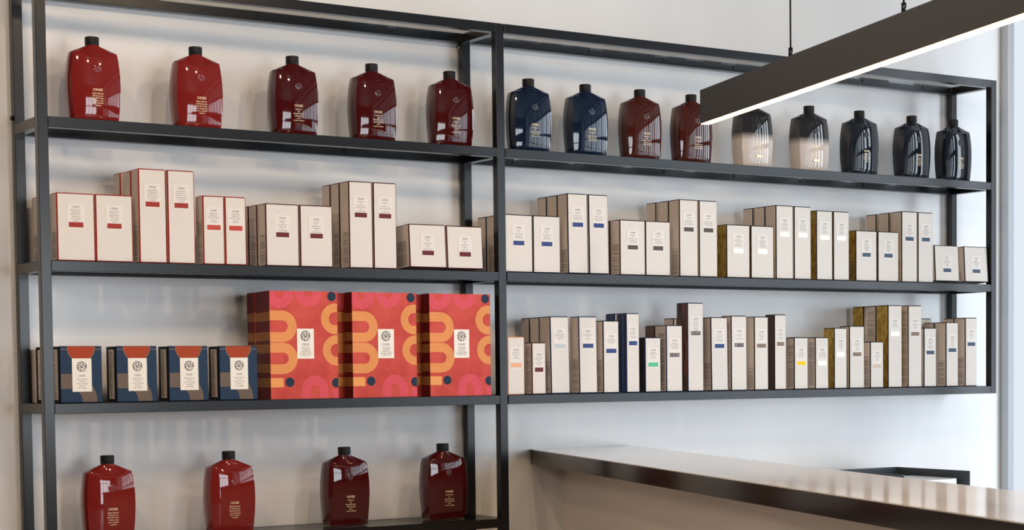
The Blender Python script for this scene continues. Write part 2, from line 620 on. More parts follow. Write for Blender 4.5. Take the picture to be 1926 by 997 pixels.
def medallion_mesh(m_):
    bm = bmesh.new()
    N, RR = 40, 8
    r0 = 0.0140
    yb = -0.0400
    rng = random.Random(3)
    grid = []
    for i in range(RR + 1):
        row = []
        for j in range(N):
            a = 2 * math.pi * j / N
            r = r0 * i / RR
            x, z = r * math.cos(a), r * math.sin(a)
            h = 0.0016 * (1 - (i / RR) ** 6)
            if 0 < i < RR:
                h += 0.0011 * math.sin(9 * x / r0 * 1.3 + 4 * math.sin(5 * z / r0)) * math.cos(7 * z / r0 + 2 * x / r0)
            row.append(bm.verts.new((x, yb - 0.0010 - h + (0.0022 if i == RR else 0), 0.157 + z)))
        grid.append(row)
    for i in range(RR):
        for j in range(N):
            k = (j + 1) % N
            bm.faces.new((grid[i][j], grid[i + 1][j], grid[i + 1][k], grid[i][k]))
    bmesh.ops.remove_doubles(bm, verts=bm.verts, dist=1e-6)
    bmesh.ops.recalc_face_normals(bm, faces=bm.faces)
    bb = MB(); bb.add(bm, lambda f: m_, True)
    return bb.mesh('medallion')


CAP = cap_mesh()
_bot = {}


def bottle(kind, lines, X, z, label, group, Y=-0.146, rz=0.0):
    key = (kind, tuple(lines))
    if kind not in _bot:
        _bot[kind] = (bottle_mesh(BM[kind]), medallion_mesh(BM[kind]))
    if key not in _bot:
        it = [('ORIBE', 0.0105, 0.095, 0, 1.1, 0.029, 'CENTER')]
        zz = 0.0845
        for i, t_ in enumerate(lines):
            it.append((t_, 0.0062, zz, 0.25 if i >= len(lines) // 2 else 0, 1.0, 0.036, 'CENTER'))
            zz -= 0.0070
        me = text_mesh('lettering', it, m_foil, dy=-0.0426)
        _bot[key] = me
    root = link('shampoo_bottle', _bot[kind][0], None, (X, Y, z + 0.0003))
    root.rotation_euler.z = rz
    tag(root, label, 'bottle', group)
    link('cap', CAP, root)
    link('medallion', _bot[kind][1], root)
    link('lettering', _bot[key], root)
    if kind == 'pearl':
        bb = MB(); bb.face([(-0.014, -0.0425, 0.040), (0.014, -0.0425, 0.040), (0.014, -0.0425, 0.049), (-0.014, -0.0425, 0.049)], m_foil)
        bb.build('gold_band', root)
    return root


BBs = ['Bright Blonde', 'Shampoo for', 'Beautiful Color', 'shampooing', 'pour couleur', 'sublime']
BBc = ['Bright Blonde', 'Conditioner for', 'Beautiful Color', 'après-shampooing', 'pour couleur', 'sublime']
BCs = ['Shampoo', 'for', 'Beautiful Color', 'shampooing', 'pour', 'couleur sublime']
BCc = ['Conditioner', 'for', 'Beautiful Color', 'après-shampooing', 'pour', 'couleur sublime']
BCm = ['Masque', 'for', 'Beautiful Color', 'masque', 'pour', 'couleur sublime']
BSs = ['Shampoo', 'for', 'Brilliance & Shine', 'shampooing', 'brillance & éclat']
BSc = ['Conditioner', 'for', 'Brilliance & Shine', 'après-shampooing', 'brillance & éclat']
MVs = ['Shampoo', 'for', 'Magnificent Volume', 'shampooing', 'volume magnifique']
MVc = ['Conditioner', 'for', 'Magnificent Volume', 'après-shampooing', 'volume magnifique']
GLs = ['Gold Lust', 'Repair & Restore', 'Shampoo', 'shampooing', 'remise en forme']
GLc = ['Gold Lust', 'Repair & Restore', 'Conditioner', 'après-shampooing', 'remise en forme']
SGs = ['Signature', 'Shampoo', 'a daily indulgence', 'shampooing', 'signature']
SGc = ['Signature', 'Conditioner', 'a daily indulgence', 'après-shampooing', 'signature']
gb = 'bottles on the top row of the tall shelving'
gr = 'bottles on the top row of the right shelving'
gl = 'bottles on the lowest visible shelf'
for a in (
    ('red', BBs, 0.1987, Z[1], 'bright red bottle at the far left of the top row, beside the left post', gb),
    ('red', BBc, 0.5207, Z[1], 'bright red bottle on the top row, second from the left post', gb),
    ('ruby', BCs, 0.8423, Z[1], 'dark ruby bottle on the top row, just right of the bright red ones', gb),
    ('ruby', BCc, 1.1218, Z[1], 'dark ruby bottle on the top row, middle of the three dark ruby ones', gb),
    ('ruby', BCm, 1.4113, Z[1], 'dark ruby bottle on the top row standing next to the middle post', gb),
    ('navy', BSs, 1.7214, Z[1], 'navy bottle on the top row just right of the middle post', gr),
    ('navy', BSc, 1.9566, Z[1], 'navy bottle on the top row beside the brown red bottles', gr),
    ('amber', MVs, 2.1913, Z[1], 'brown red bottle on the top row, fully in view beside a navy bottle', gr),
    ('amber', MVc, 2.4213, Z[1], 'brown red bottle partly covered by the end of the hanging lamp', gr),
    ('pearl', GLs, 2.7075, Z[1], 'dark bottle fading to cream below, its cap hidden by the hanging lamp', gr),
    ('pearl', GLc, 2.9864, Z[1], 'dark bottle fading to cream below, with its whole cap in view', gr),
    ('ink', SGs, 3.2442, Z[1], 'blue black bottle on the top row beside a dark to cream bottle', gr),
    ('ink', SGc, 3.5242, Z[1], 'blue black bottle on the top row, middle of the last three', gr),
    ('ink', SGs, 3.7670 - 0.012, Z[1], 'blue black bottle at the far right end of the top row', gr),
    ('red', BBs, 0.2168, Z[4], 'bright red bottle on the lowest shelf beside the left post', gl),
    ('red', BBc, 0.6033, Z[4], 'bright red bottle on the lowest shelf, nearer the dark ruby bottles', gl),
    ('ruby', BCs, 1.0018, Z[4], 'dark ruby bottle on the lowest shelf beside a bright red one', gl),
    ('ruby', BCc, 1.3661, Z[4], 'dark ruby bottle on the lowest shelf standing next to the middle post', gl)):
    bottle(*a)

# ------------------------------------------------------------------ cartons
m_red_e = mat('red_board', (0.33, 0.014, 0.011), 0.5, spec=0.2)
m_bur_e = mat('burgundy_board', (0.060, 0.004, 0.006), 0.5, spec=0.2)
m_nav_e = mat('navy_board', (0.004, 0.012, 0.032), 0.5, spec=0.2)
m_blu_e = mat('blue_board', (0.006, 0.020, 0.085), 0.5, spec=0.2)
m_bro_e = mat('brown_board', (0.014, 0.006, 0.0045), 0.5, spec=0.2)
m_bla_e = mat('black_board', (0.004, 0.005, 0.007), 0.5, spec=0.2)
m_pea_e = mat('peach_board', (0.72, 0.36, 0.22), 0.5, spec=0.2)
m_gold = mat('gold_foil_board', (0.50, 0.30, 0.05), 0.32, metal=0.75)
noise_mix(m_gold, (0.34, 0.19, 0.02), (0.66, 0.44, 0.10), 90, 4.0, (1, 1, 0.4), 0.35, 0.65)
m_navyside = mat('navy_striped_board', (0.012, 0.028, 0.075), 0.4)
noise_mix(m_navyside, (0.006, 0.012, 0.03), (0.022, 0.055, 0.16), 60, 1.0, (0, 1, 0), 0.42, 0.58)
m_feather = mat('feathered_board', (0.12, 0.06, 0.03), 0.45)
_cr = noise_mix(m_feather, (0.012, 0.015, 0.03), (0.23, 0.13, 0.06), 26, 3.0, (1, 2.6, 0.35), 0.3, 0.75)
_e = _cr.color_ramp.elements.new(0.50); _e.color = (0.085, 0.045, 0.025, 1)
_e = _cr.color_ramp.elements.new(0.56); _e.color = (0.16, 0.085, 0.045, 1)
_e = _cr.color_ramp.elements.new(0.62); _e.color = (0.30, 0.035, 0.028, 1)
m_brownside = mat('dark_brown_board', (0.055, 0.030, 0.022), 0.45)
m_darkside = mat('charcoal_board', (0.022, 0.024, 0.028), 0.5)
m_multi = mat('feathered_print', (0.12, 0.06, 0.03), 0.45)
_cr = noise_mix(m_multi, (0.02, 0.035, 0.09), (0.30, 0.22, 0.15), 120, 2.0, (1, 1, 1.6), 0.35, 0.65)
_e = _cr.color_ramp.elements.new(0.5); _e.color = (0.11, 0.075, 0.06, 1)
m_gfoil = mat('pale_gold_foil', (0.98, 0.80, 0.52), 0.25, metal=0.35)


def bandm(name, c, r=0.45):
    return mat('band_' + name, c, r, spec=0.2)


b_red = bandm('red', (0.32, 0.030, 0.021)); b_coral = bandm('coral', (0.50, 0.060, 0.043)); b_bur = bandm('burgundy', (0.125, 0.016, 0.020))
b_navy = bandm('navy', (0.030, 0.058, 0.20)); b_brown = bandm('brown', (0.085, 0.065, 0.055)); b_slate = bandm('slate', (0.055, 0.090, 0.14))
b_peach = bandm('peach', (0.80, 0.42, 0.27)); b_silver = bandm('silver', (0.50, 0.55, 0.58)); b_green = bandm('green', (0.09, 0.52, 0.27))
b_yellow = bandm('yellow', (0.88, 0.60, 0.01)); b_taupe = bandm('taupe', (0.24, 0.17, 0.13)); b_sand = bandm('sand', (0.62, 0.50, 0.38))

_side_cache = {}


def side_text_mesh(d, h, frac, seed, dense=False):
    """columns of very small print on the left side face (x = 0 plane, facing -x)"""
    rng = random.Random(seed)
    bb = MB()
    z = 0.010
    top = h * frac
    y0, y1 = -d * 0.36, d * 0.30
    while z < top:
        if rng.random() < 0.10:
            z += 0.0045
        y = y0
        end = y1 - rng.random() * (y1 - y0) * 0.25
        while y < end:
            w = min(rng.uniform(0.003, 0.009), end - y)
            bb.face([(0, y + w, z), (0, y, z), (0, y, z + 0.0011), (0, y + w, z + 0.0011)], m_ink)
            y += w + 0.0012
        z += 0.0026 if not dense else 0.0022
    return bb.mesh('side_lettering')


def carton_mesh(w, h, d, front, side, edge, c=0.0033):
    bm = bmesh.new()
    bmesh.ops.create_cube(bm, size=1.0)
    for v in bm.verts:
        v.co = (v.co.x * w, v.co.y * d, (v.co.z + 0.5) * h)
    bmesh.ops.bevel(bm, geom=list(bm.edges), offset=c, segments=1, affect='EDGES')
    bmesh.ops.recalc_face_normals(bm, faces=bm.faces)
    def fm(f):
        n = f.normal
        if n.y < -0.99: return front
        if abs(n.x) > 0.99 or n.y > 0.99: return side
        return edge
    bb = MB(); bb.add(bm, fm)
    return bb.mesh('product_box')


def make_box(w, h, d, off, edge, band, side, lines, frac=0.42, ml=('250 mL', '8.5 fl. oz.'), pw=0.052, seed=1, cut=None):
    root = link('product_box', carton_mesh(w, h, d, m_cream, side, edge))
    yf = -d / 2
    ph = 0.0745
    pw = min(pw, w * 0.76)
    zt = h - off
    # raised plaque: thin frame plus panel
    bb = MB()
    bb.box(-pw / 2, pw / 2, yf - 0.0006, yf - 0.00005, zt - ph, zt, m_plaque, 0.0004)
    pl = bb.build('label_plaque', root)
    bw = min(0.0435, pw * 0.83)
    bb = MB()
    bb.box(-bw / 2, bw / 2, yf - 0.0009, yf - 0.00065, zt - ph + 0.0058, zt - ph + 0.0058 + 0.0148, band)
    bb.build('colour_band', pl)
    it = [('ORIBE', 0.0086, zt - 0.0105, 0, 1.12, 0.021, 'CENTER')]
    zz = zt - 0.0195
    for i, t_ in enumerate(lines):
        it.append((t_, 0.0050, zz, 0.25 if i >= (len(lines) + 1) // 2 else 0, 1.0, pw * 0.72, 'CENTER'))
        zz -= 0.0058 if i != (len(lines) + 1) // 2 - 1 else 0.0066
    link('lettering', text_mesh('lettering', it, m_ink, dy=yf - 0.0008), pl)
    it = [(ml[0], 0.0042, 0.0075, 0, 1.0, w * 0.3, 'LEFT')]
    v1, f1 = text_bm(it)
    v2, f2 = text_bm([(ml[1], 0.0042, 0.0075, 0, 1.0, w * 0.35, 'RIGHT')])
    for vv, ff, ox in ((v1, f1, -w / 2 + 0.007), (v2, f2, w / 2 - 0.007)):
        me = bpy.data.meshes.new('volume_marking')
        me.from_pydata([(a + ox, yf - 0.0002, c) for a, _, c in vv], [], ff)
        me.materials.append(m_faint)
        link('volume_marking', me, root)
    if frac:
        st = link('side_lettering', side_text_mesh(d, h, frac, seed), root, (-w / 2 - 0.0003, 0, 0))
        if side in (m_gold,):
            pass
    return root


FY = -0.238
used = {}
KINDS = {}


def place(kind, X0, z, label, group, Y=FY, tilt=0.0):
    sp = KINDS[kind]
    if kind not in used:
        used[kind] = make_box(**sp)
        o = used[kind]
    else:
        o = copy_tree(used[kind])
    w, d = sp['w'], sp['d']
    th = math.radians(tilt)
    o.location = (X0 + w / 2, Y + d / 2, z + 0.0003 + (d / 2) * math.sin(th))
    o.rotation_euler = (-th, 0, 0)
    tag(o, label, 'box', group)
    return o


def K(name, w, h, d, off, edge, band, side, lines, frac=0.42, **kw):
    KINDS[name] = dict(w=w, h=h, d=d, off=off, edge=edge, band=band, side=side, lines=lines, frac=frac, seed=len(KINDS) + 1, **kw)


SH, CO = (0.111, 0.1935, 0.058), (0.0835, 0.2748, 0.061)
K('A', 0.1118, 0.1960, 0.062, 0.030, m_red_e, b_red, m_side, BBs)
K('B', 0.0850, 0.2775, 0.060, 0.043, m_red_e, b_red, m_side, BBc)
K('Cc', 0.0690, 0.2070, 0.059, 0.034, m_red_e, b_coral, m_side, ['Bright Blonde', 'Radiance &', 'Repair Treatment', 'soin éclat', 'réparateur'], 0.62, ml=('175 mL', '5.9 fl. oz.'))
K('D', 0.1120, 0.1925, 0.058, 0.034, m_bur_e, b_bur, m_side, BCs, 0.5)
K('E', 0.0837, 0.2748, 0.061, 0.045, m_bur_e, b_bur, m_side, BCc)
K('F', 0.1368, 0.1415, 0.137, 0.032, m_bur_e, b_bur, m_side, BCm, 0.62, ml=('150 mL', '5.9 oz.'))
K('G', 0.1105, 0.1935, 0.058, 0.034, m_nav_e, b_navy, m_side, BSs, 0.45)
K('H', 0.0828, 0.2738, 0.061, 0.045, m_nav_e, b_navy, m_side, BSc, 0.30)
K('I', 0.1095, 0.1927, 0.057, 0.034, m_bro_e, b_brown, m_side, MVs, 0.56)
K('J', 0.0840, 0.2747, 0.061, 0.045, m_bro_e, b_brown, m_side, MVc, 0.36)
K('Kk', 0.1090, 0.1935, 0.058, 0.033, m_bla_e, m_gfoil, m_gold, GLs, 0.0)
K('Ll', 0.0835, 0.2727, 0.060, 0.045, m_bla_e, m_gfoil, m_side, GLc, 0.3)
K('Mm', 0.0808, 0.2615, 0.058, 0.040, m_bla_e, m_gfoil, m_gold, ['Gold Lust', 'Transformative', 'Masque', 'masque', 'transformateur'], 0.0)
K('N', 0.1095, 0.1935, 0.058, 0.031, m_bla_e, b_slate, m_gold, SGs, 0.40)
K('O', 0.0837, 0.2758, 0.061, 0.045, m_bla_e, b_slate, m_side, SGc, 0.3)
K('P', 0.1330, 0.1435, 0.133, 0.038, m_bla_e, b_slate, m_side, ['Signature', 'Moisture Masque', 'a daily indulgence', 'masque', 'hydratant'], 0.3, ml=('175 mL', '5.9 oz.'))
z2 = Z[2]
FR = ' on the second shelf'
g1 = 'cream boxes on the second shelf of the tall unit'
g2 = 'cream boxes on the second shelf of the right unit'
for r in (
    ('A', 0.0520, 'wide cream box with red edges and red band beside the left post', g1),
    ('A', 0.1662, 'wide cream box with red edges and red band, beside the tall red edged boxes', g1),
    ('A', 0.0430, 'red edged cream box in the back row, glimpsed left of the front post', g1, -0.098),
    ('B', 0.2974, 'tall cream box with red edges, left one of the front pair', g1),
    ('B', 0.3868, 'tall cream box with red edges, right one of the front pair', g1),
    ('B', 0.2974, 'tall red edged cream box in the middle row behind the front pair', g1, -0.1725),
    ('B', 0.2910, 'tall red edged cream box in the rearmost row, showing above the wide boxes', g1, -0.100),
    ('Cc', 0.4969, 'narrow cream box with red edges and coral band, left of its pair', g1),
    ('Cc', 0.5678, 'narrow cream box with red edges and coral band, right of its pair', g1),
    ('D', 0.7007, 'wide cream box with burgundy edges and band, left of its pair', g1),
    ('D', 0.8160, 'wide cream box with burgundy edges and band, right of its pair', g1),
    ('D', 0.6970, 'wide burgundy edged cream box in the middle row, only its side showing', g1, -0.1790),
    ('D', 0.6950, 'wide burgundy edged cream box in the rearmost row, only a sliver showing', g1, -0.1190),
    ('E', 0.9860, 'tall cream box with burgundy edges and band, left of its front pair', g1),
    ('E', 1.0726, 'tall cream box with burgundy edges and band, right of its front pair', g1),
    ('E', 0.9840, 'tall burgundy edged cream box in the middle row behind the front pair', g1, -0.1740),
    ('E', 0.9840, 'tall burgundy edged cream box in the rearmost row against the wall', g1, -0.1090),
    ('G', 1.5630, 'wide cream box with navy edges and blue band next to the middle post', g2),
    ('G', 1.6755, 'wide cream box with navy edges and blue band, right of its pair', g2),
    ('G', 1.5630, 'wide navy edged cream box in the second row, seen left of the middle post', g2, -0.1785),
    ('G', 1.5630, 'wide navy edged cream box in the third row, seen left of the middle post', g2, -0.1180),
    ('H', 1.8180, 'tall cream box with navy edges and blue band, left of its front pair', g2, FY, 0.8),
    ('H', 1.9054, 'tall cream box with navy edges and blue band, right of its front pair', g2, FY, 0.8),
    ('H', 1.8180, 'tall navy edged cream box in the middle row behind the front pair', g2, -0.1710),
    ('H', 1.8180, 'tall navy edged cream box in the rearmost row against the wall', g2, -0.1020),
    ('I', 2.0343, 'wide cream box with brown edges and grey brown band, left of its pair', g2),
    ('I', 2.1448, 'wide cream box with brown edges and grey brown band, right of its pair', g2),
    ('I', 2.0343, 'wide brown edged cream box in the second row, only a dark sliver showing', g2, -0.1750),
    ('J', 2.2945, 'tall cream box with brown edges and brown band, left of its front pair', g2),
    ('J', 2.3835, 'tall cream box with brown edges and brown band, right of its front pair', g2),
    ('J', 2.2945, 'tall brown edged cream box in the middle row behind the front pair', g2, -0.1735),
    ('J', 2.2925, 'tall brown edged cream box in the rearmost row against the wall', g2, -0.1000),
    ('Kk', 2.5088, 'wide cream box with gold side and pale gold band, left of its pair', g2),
    ('Kk', 2.6228, 'wide cream box with pale gold band, right of its pair', g2),
    ('Ll', 2.7426, 'tall cream box with black edges and pale gold band, left of its front pair', g2),
    ('Ll', 2.8310, 'tall cream box with black edges and pale gold band, right of its front pair', g2),
    ('Ll', 2.7420, 'tall black edged cream box in the middle row behind the gold banded pair', g2, -0.1745),
    ('Ll', 2.7420, 'tall black edged cream box in the rearmost row behind the gold banded pair', g2, -0.1055),
    ('Mm', 2.9407, 'slightly shorter tall cream box with gold side and gold band, left of its pair', g2),
    ('Mm', 3.0256, 'slightly shorter tall cream box with pale gold band, right of its pair', g2),
    ('N', 3.1394, 'wide cream box with black edges and slate blue band, left of its pair', g2),
    ('N', 3.2546, 'wide cream box with black edges and slate blue band, right of its pair', g2),
    ('O', 3.3799, 'tall cream box with black edges and slate blue band, left of its front pair', g2),
    ('O', 3.4683, 'tall cream box with black edges and slate blue band, right of its front pair', g2),
    ('O', 3.3830, 'tall black edged cream box in the middle row behind the slate banded pair', g2, -0.1650),
    ('O', 3.3860, 'tall black edged cream box in the rearmost row behind the slate banded pair', g2, -0.0890),
):
    place(r[0], r[1], z2, r[2], r[3], *(r[4:]))
place('F', 1.2030, z2, 'square cream box with burgundy edges leaning back, left of its pair', g1, FY, 3.2)
place('F', 1.3425, z2, 'square cream box with burgundy edges leaning back, next to the middle post', g1, FY, 2.8)
place('P', 3.5640, z2, 'square cream box with slate band leaning back, beside the tall slate banded boxes', g2, FY, 3.3)
place('P', 3.7285, z2, 'square cream box with slate band leaning back at the right end', g2, FY, 3.3)

# third shelf, right unit: single styling products
K('a', 0.0679, 0.1952, 0.050, 0.034, m_pea_e, b_peach, m_side, ['Matte Waves', 'Texture Lotion', 'lotion', 'texturisante'], 0.5, ml=('100 mL', '3.4 fl. oz.'))
K('b', 0.0573, 0.1761, 0.048, 0.031, m_bur_e, b_bur, m_side, ['Split End Seal', 'Beautiful Color', 'Serum', 'soin pointes', 'fourchues'], 0.92, ml=('50 mL', '1.7 fl. oz.'), pw=0.040)
K('c', 0.0774, 0.2640, 0.0563, 0.040, m_blu_e, b_silver, m_side, ['Supershine Light', 'Moisturizing Cream', 'crème hydratante', 'légère'], 0.42, ml=('150 mL', '5 fl. oz.'))
K('d', 0.0759, 0.2650, 0.0565, 0.040, m_blu_e, b_navy, m_side, ['Supershine', 'Moisturizing Cream', 'crème', 'hydratante'], 0.44, ml=('150 mL', '5 fl. oz.'))
K('e', 0.0681, 0.2520, 0.0545, 0.044, m_nav_e, b_navy, m_side, ['Run-Through', 'Detangling Primer', 'base démêlante'], 0.46, ml=('175 mL', '5.9 fl. oz.'))
K('f', 0.0577, 0.2787, 0.0575, 0.044, m_blu_e, b_navy, m_navyside, ['Surfcomber', 'Tousled Texture', 'Mousse', 'mousse texture', 'décoiffée'], 0.0, ml=('175 mL', '5.7 oz.'), pw=0.042)
K('g', 0.0698, 0.1943, 0.056, 0.035, m_blu_e, b_green, m_darkside, ['Featherbalm', 'Weightless Styler', 'soin de', 'coiffage léger'], 0.0, ml=('100 mL', '3.4 fl. oz.'))
K('h', 0.0724, 0.2378, 0.067, 0.045, m_blu_e, m_multi, m_side, ['Soft Lacquer', 'Heat Styling Spray', 'brume coiffante', 'à chaud souple'], 0.88, ml=('200 mL', '6.8 fl. oz.'))
K('i', 0.0726, 0.3185, 0.067, 0.048, m_blu_e, m_multi, m_feather, ['Après Beach', 'Wave and', 'Shine Spray', 'spray', 'ondulations', 'et brillance'], 0.0, ml=('300 mL', '9.6 fl. oz.'))
K('j', 0.0775, 0.2668, 0.0545, 0.043, m_nav_e, b_navy, m_side, ['Straight Away', 'Smoothing', 'Blowout Cream', 'crème lissante', 'pour le séchage'], 0.38, ml=('150 mL', '5 fl. oz.'))
K('k', 0.0737, 0.2740, 0.060, 0.046, m_nav_e, m_multi, m_side, ['Soft', 'Dry Conditioner', 'Spray', 'après-shampooing', 'sec'], 0.9, ml=('250 mL', '5 oz.'))
K('l', 0.0671, 0.2714, 0.056, 0.046, m_bro_e, b_taupe, m_side, ['Maximista', 'Thickening Spray', 'brume', 'épaississante'], 0.30, ml=('200 mL', '6.8 fl. oz.'))
K('m', 0.0578, 0.2800, 0.055, 0.048, m_bro_e, b_taupe, m_brownside, ['Grandiose', 'Hair Plumping', 'Mousse', 'mousse capillaire', 'volumatrice'], 0.0, ml=('175 mL', '5.7 oz.'), pw=0.042)
K('n', 0.0680, 0.1955, 0.050, 0.036, m_bla_e, b_yellow, m_side, ['Gold Lust', 'Nourishing Hair Oil', 'huile capillaire', 'nourrissante'], 0.85, ml=('100 mL', '3.4 fl. oz.'))
K('o', 0.0667, 0.1956, 0.050, 0.036, m_bla_e, m_gfoil, m_side, ['Gold Lust', 'Dry Styling Balm', 'crème protectrice', 'pour le coiffage'], 0.90, ml=('100 mL', '3.4 fl. oz.'))
K('p', 0.0653, 0.2317, 0.062, 0.040, m_bla_e, m_gfoil, m_gold, ['Mystify', 'Restyling Spray', 'spray', 'recoiffant'], 0.0, ml=('175 mL', '5.7 fl. oz.'))
K('q', 0.0772, 0.2393, 0.060, 0.047, m_bla_e, b_taupe, m_side, ['Impermeable', 'Anti-Humidity', 'Spray', 'spray', 'anti-humidité'], 0.4, ml=('200 mL', '5.5 oz.'))
K('r', 0.0698, 0.1797, 0.050, 0.034, m_bla_e, b_sand, m_side, ['Power On', 'Texturizing Spray', 'spray', 'texturisant'], 0.68, ml=('75 mL', '2.2 oz.'))
K('s', 0.0746, 0.3210, 0.064, 0.050, m_bla_e, m_gfoil, m_gold, ['Gold Lust', 'Dry Shampoo', 'shampooing sec'], 0.0, ml=('300 mL', '6 oz.'))
K('sr', 0.0746, 0.3210, 0.064, 0.050, m_bla_e, b_taupe, m_side, ['Dry', 'Texturizing Spray', 'spray', 'texturisant'], 0.93, ml=('300 mL', '8.5 oz.'))
K('u', 0.0683, 0.2338, 0.050, 0.036, m_bla_e, b_slate, m_side, ['Invisible Defense', 'Protective', 'Spray', 'brume protection', 'universelle'], 0.3, ml=('175 mL', '5.9 fl. oz.'))
K('v', 0.0685, 0.2569, 0.060, 0.050, m_bla_e, b_slate, m_side, ['Free Styler', 'Working', 'Hairspray', 'laque', 'de coiffage'], 0.40, ml=('300 mL', '9 oz.'))
K('w', 0.0678, 0.2759, 0.061, 0.045, m_bla_e, b_slate, m_side, ['Superfine', 'Hair Spray', 'laque', 'fixante'], 0.42, ml=('300 mL', '9 oz.'))
z3 = Z[3]
g3 = 'styling boxes on the third shelf of the right unit'
for r in (
    ('a', 1.5685, 'cream box with peach edges and peach band next to the middle post'),
    ('b', 1.6650, 'smallest cream box with burgundy edges and side print, beside the peach banded box'),
    ('c', 1.7430, 'tall cream box with silver grey band', FY, 1.2),
    ('d', 1.8593, 'tall cream box with blue band, beside the silver grey banded box', FY, 0.8),
    ('c', 1.7400, 'tall cream box in the middle row behind the silver grey banded box', -0.1690),
    ('c', 1.7530, 'tall cream box in the rearmost row, behind the burgundy edged small box', -0.0860),
    ('e', 1.9590, 'medium tall cream box with navy edges, between the blue banded and navy sided boxes'),
    ('f', 2.0579, 'slim tall cream box with striped navy side and small blue band'),
    ('f', 2.0520, 'striped navy sided box in the row behind, only its top showing', -0.1760),
    ('g', 2.1388, 'short cream box with green band and charcoal side'),
    ('h', 2.2326, 'cream box with blue edges, feather printed band and closely printed side'),
    ('i', 2.3280, 'tallest blue edged box with brown and red feathered side'),
    ('j', 2.4360, 'tall cream box with blue band, right of the feathered tallest box', FY, 0.8),
    ('k', 2.5274, 'tall cream box with grey streaked band and navy edges'),
    ('l', 2.6365, 'tall cream box with brown edges and taupe band'),
    ('m', 2.7326, 'slim tall cream box with dark brown side and small taupe band'),
    ('n', 2.8286, 'short cream box with bright yellow band'),
    ('o', 2.9326, 'short cream box with pale gold band, right of the yellow banded one'),
    ('p', 3.0278, 'cream box with gold side and shiny pale band, behind the short pale banded box'),
    ('q', 3.1056, 'cream box with taupe band beside the gold sided one'),
    ('r', 3.2130, 'shortest cream box with sand coloured band'),
    ('s', 3.3070, 'very tall cream box with gold side and gold speckled band'),
    ('sr', 3.3120, 'very tall box with printed side in the middle row', -0.1640),
    ('s', 3.3130, 'very tall gold sided box in the rearmost row', -0.0930),
    ('sr', 3.4141, 'very tall cream box with taupe band, right of the gold sided one'),
    ('u', 3.5000, 'cream box with slate band, lower than the other slate banded ones'),
    ('v', 3.6216, 'cream box with slate band and a broad shaded side, second from the right'),
    ('w', 3.7293, 'tall cream box with slate band at the right end of the row'),
    ('v', 3.6240, 'cream box in the middle row behind the second from the right', -0.1700),
    ('w', 3.7400, 'tall cream box in the row behind the right end one', -0.1660),
    ('w', 3.6120, 'tall cream box in the rearmost row near the right end', -0.1000),
):
    yy = r[3] if len(r) > 3 else FY
    tl = r[4] if len(r) > 4 else 0.0
    place(r[0], r[1], z3, r[2] + ('' if len(r[2].split()) > 12 else ' on the third shelf'), g3, yy, tl)
K('hr', 0.0724, 0.2378, 0.060, 0.045, m_bla_e, m_multi, m_feather, ['Soft Lacquer', 'Heat Styling Spray', 'brume coiffante'], 0.0)
place('hr', 2.2320, z3, 'feather sided box in the middle row behind the short green banded one', g3, -0.1690)
K('ir', 0.0700, 0.2650, 0.060, 0.045, m_nav_e, m_multi, m_side, ['Soft', 'Dry Conditioner', 'Spray'], 0.0)
place('ir', 2.3170, z3, 'plain cream sided box behind, showing left of the feathered tallest box', g3, -0.1690)

# ------------------------------------------------------------------ red gift boxes
m_gred = mat('gift_red_paper', (0.56, 0.085, 0.062), 0.6, spec=0.2)
noise_mix(m_gred, (0.50, 0.055, 0.042), (0.60, 0.082, 0.062), 18, 4.0)
m_gspine = mat('gift_dark_red_paper', (0.13, 0.006, 0.006), 0.5, spec=0.25)
m_gor = mat('gift_orange_print', (0.88, 0.44, 0.13), 0.6, spec=0.2)
m_gpk = mat('gift_pink_print', (0.76, 0.10, 0.16), 0.6, spec=0.2)
m_gnv = mat('gift_navy_print', (0.010, 0.026, 0.055), 0.55, spec=0.2)
m_gblk = mat('gift_black_board', (0.003, 0.002, 0.002), 0.55, spec=0.15)
m_lab = mat('gift_label_paper', (0.84, 0.80, 0.72), 0.5)


def clip_poly(poly, x0, x1, z0, z1):
    def cl(P, f, g):
        out = []
        for i in range(len(P)):
            a, c = P[i], P[(i + 1) % len(P)]
            if f(a): out.append(a)
            if f(a) != f(c): out.append(g(a, c))
        return out
    for k, lim, sg in ((0, x0, 1), (0, x1, -1), (1, z0, 1), (1, z1, -1)):
        f = lambda p: (p[k] - lim) * sg >= 0
        def g(a, c):
            t = (lim - a[k]) / (c[k] - a[k])
            return (a[0] + (c[0] - a[0]) * t, a[1] + (c[1] - a[1]) * t)
        poly = cl(poly, f, g)
        if len(poly) < 3:
            return []
    return poly


def ribbon(bb, path, wd, y, m_, rect):
    """path in (x,z); quads of width wd, clipped to rect"""
    P = [Vector(p) for p in path]
    for i in range(len(P) - 1):
        d = P[i + 1] - P[i]
        if d.length < 1e-7:
            continue
        d0 = (P[i] - P[i - 1]).normalized() if i > 0 else d.normalized()
        d1 = (P[i + 2] - P[i + 1]).normalized() if i + 2 < len(P) else d.normalized()
        dn = d.normalized()
        na = (dn + d0).normalized(); nb = (dn + d1).normalized()
        qa = Vector((-na.y, na.x)) * wd / 2; qb = Vector((-nb.y, nb.x)) * wd / 2
        poly = [tuple(P[i] - qa), tuple(P[i + 1] - qb), tuple(P[i + 1] + qb), tuple(P[i] + qa)]
        poly = clip_poly(poly, *rect)
        if poly:
            bb.face([(x, y, z) for x, z in poly], m_)


def disc(bb, cx, cz, r, y, m_, rect=None, n=28):
    poly = [(cx + r * math.cos(2 * math.pi * i / n), cz + r * math.sin(2 * math.pi * i / n)) for i in range(n)]
    if rect:
        poly = clip_poly(poly, *rect)
    if poly:
        bb.face([(x, y, z) for x, z in poly], m_)


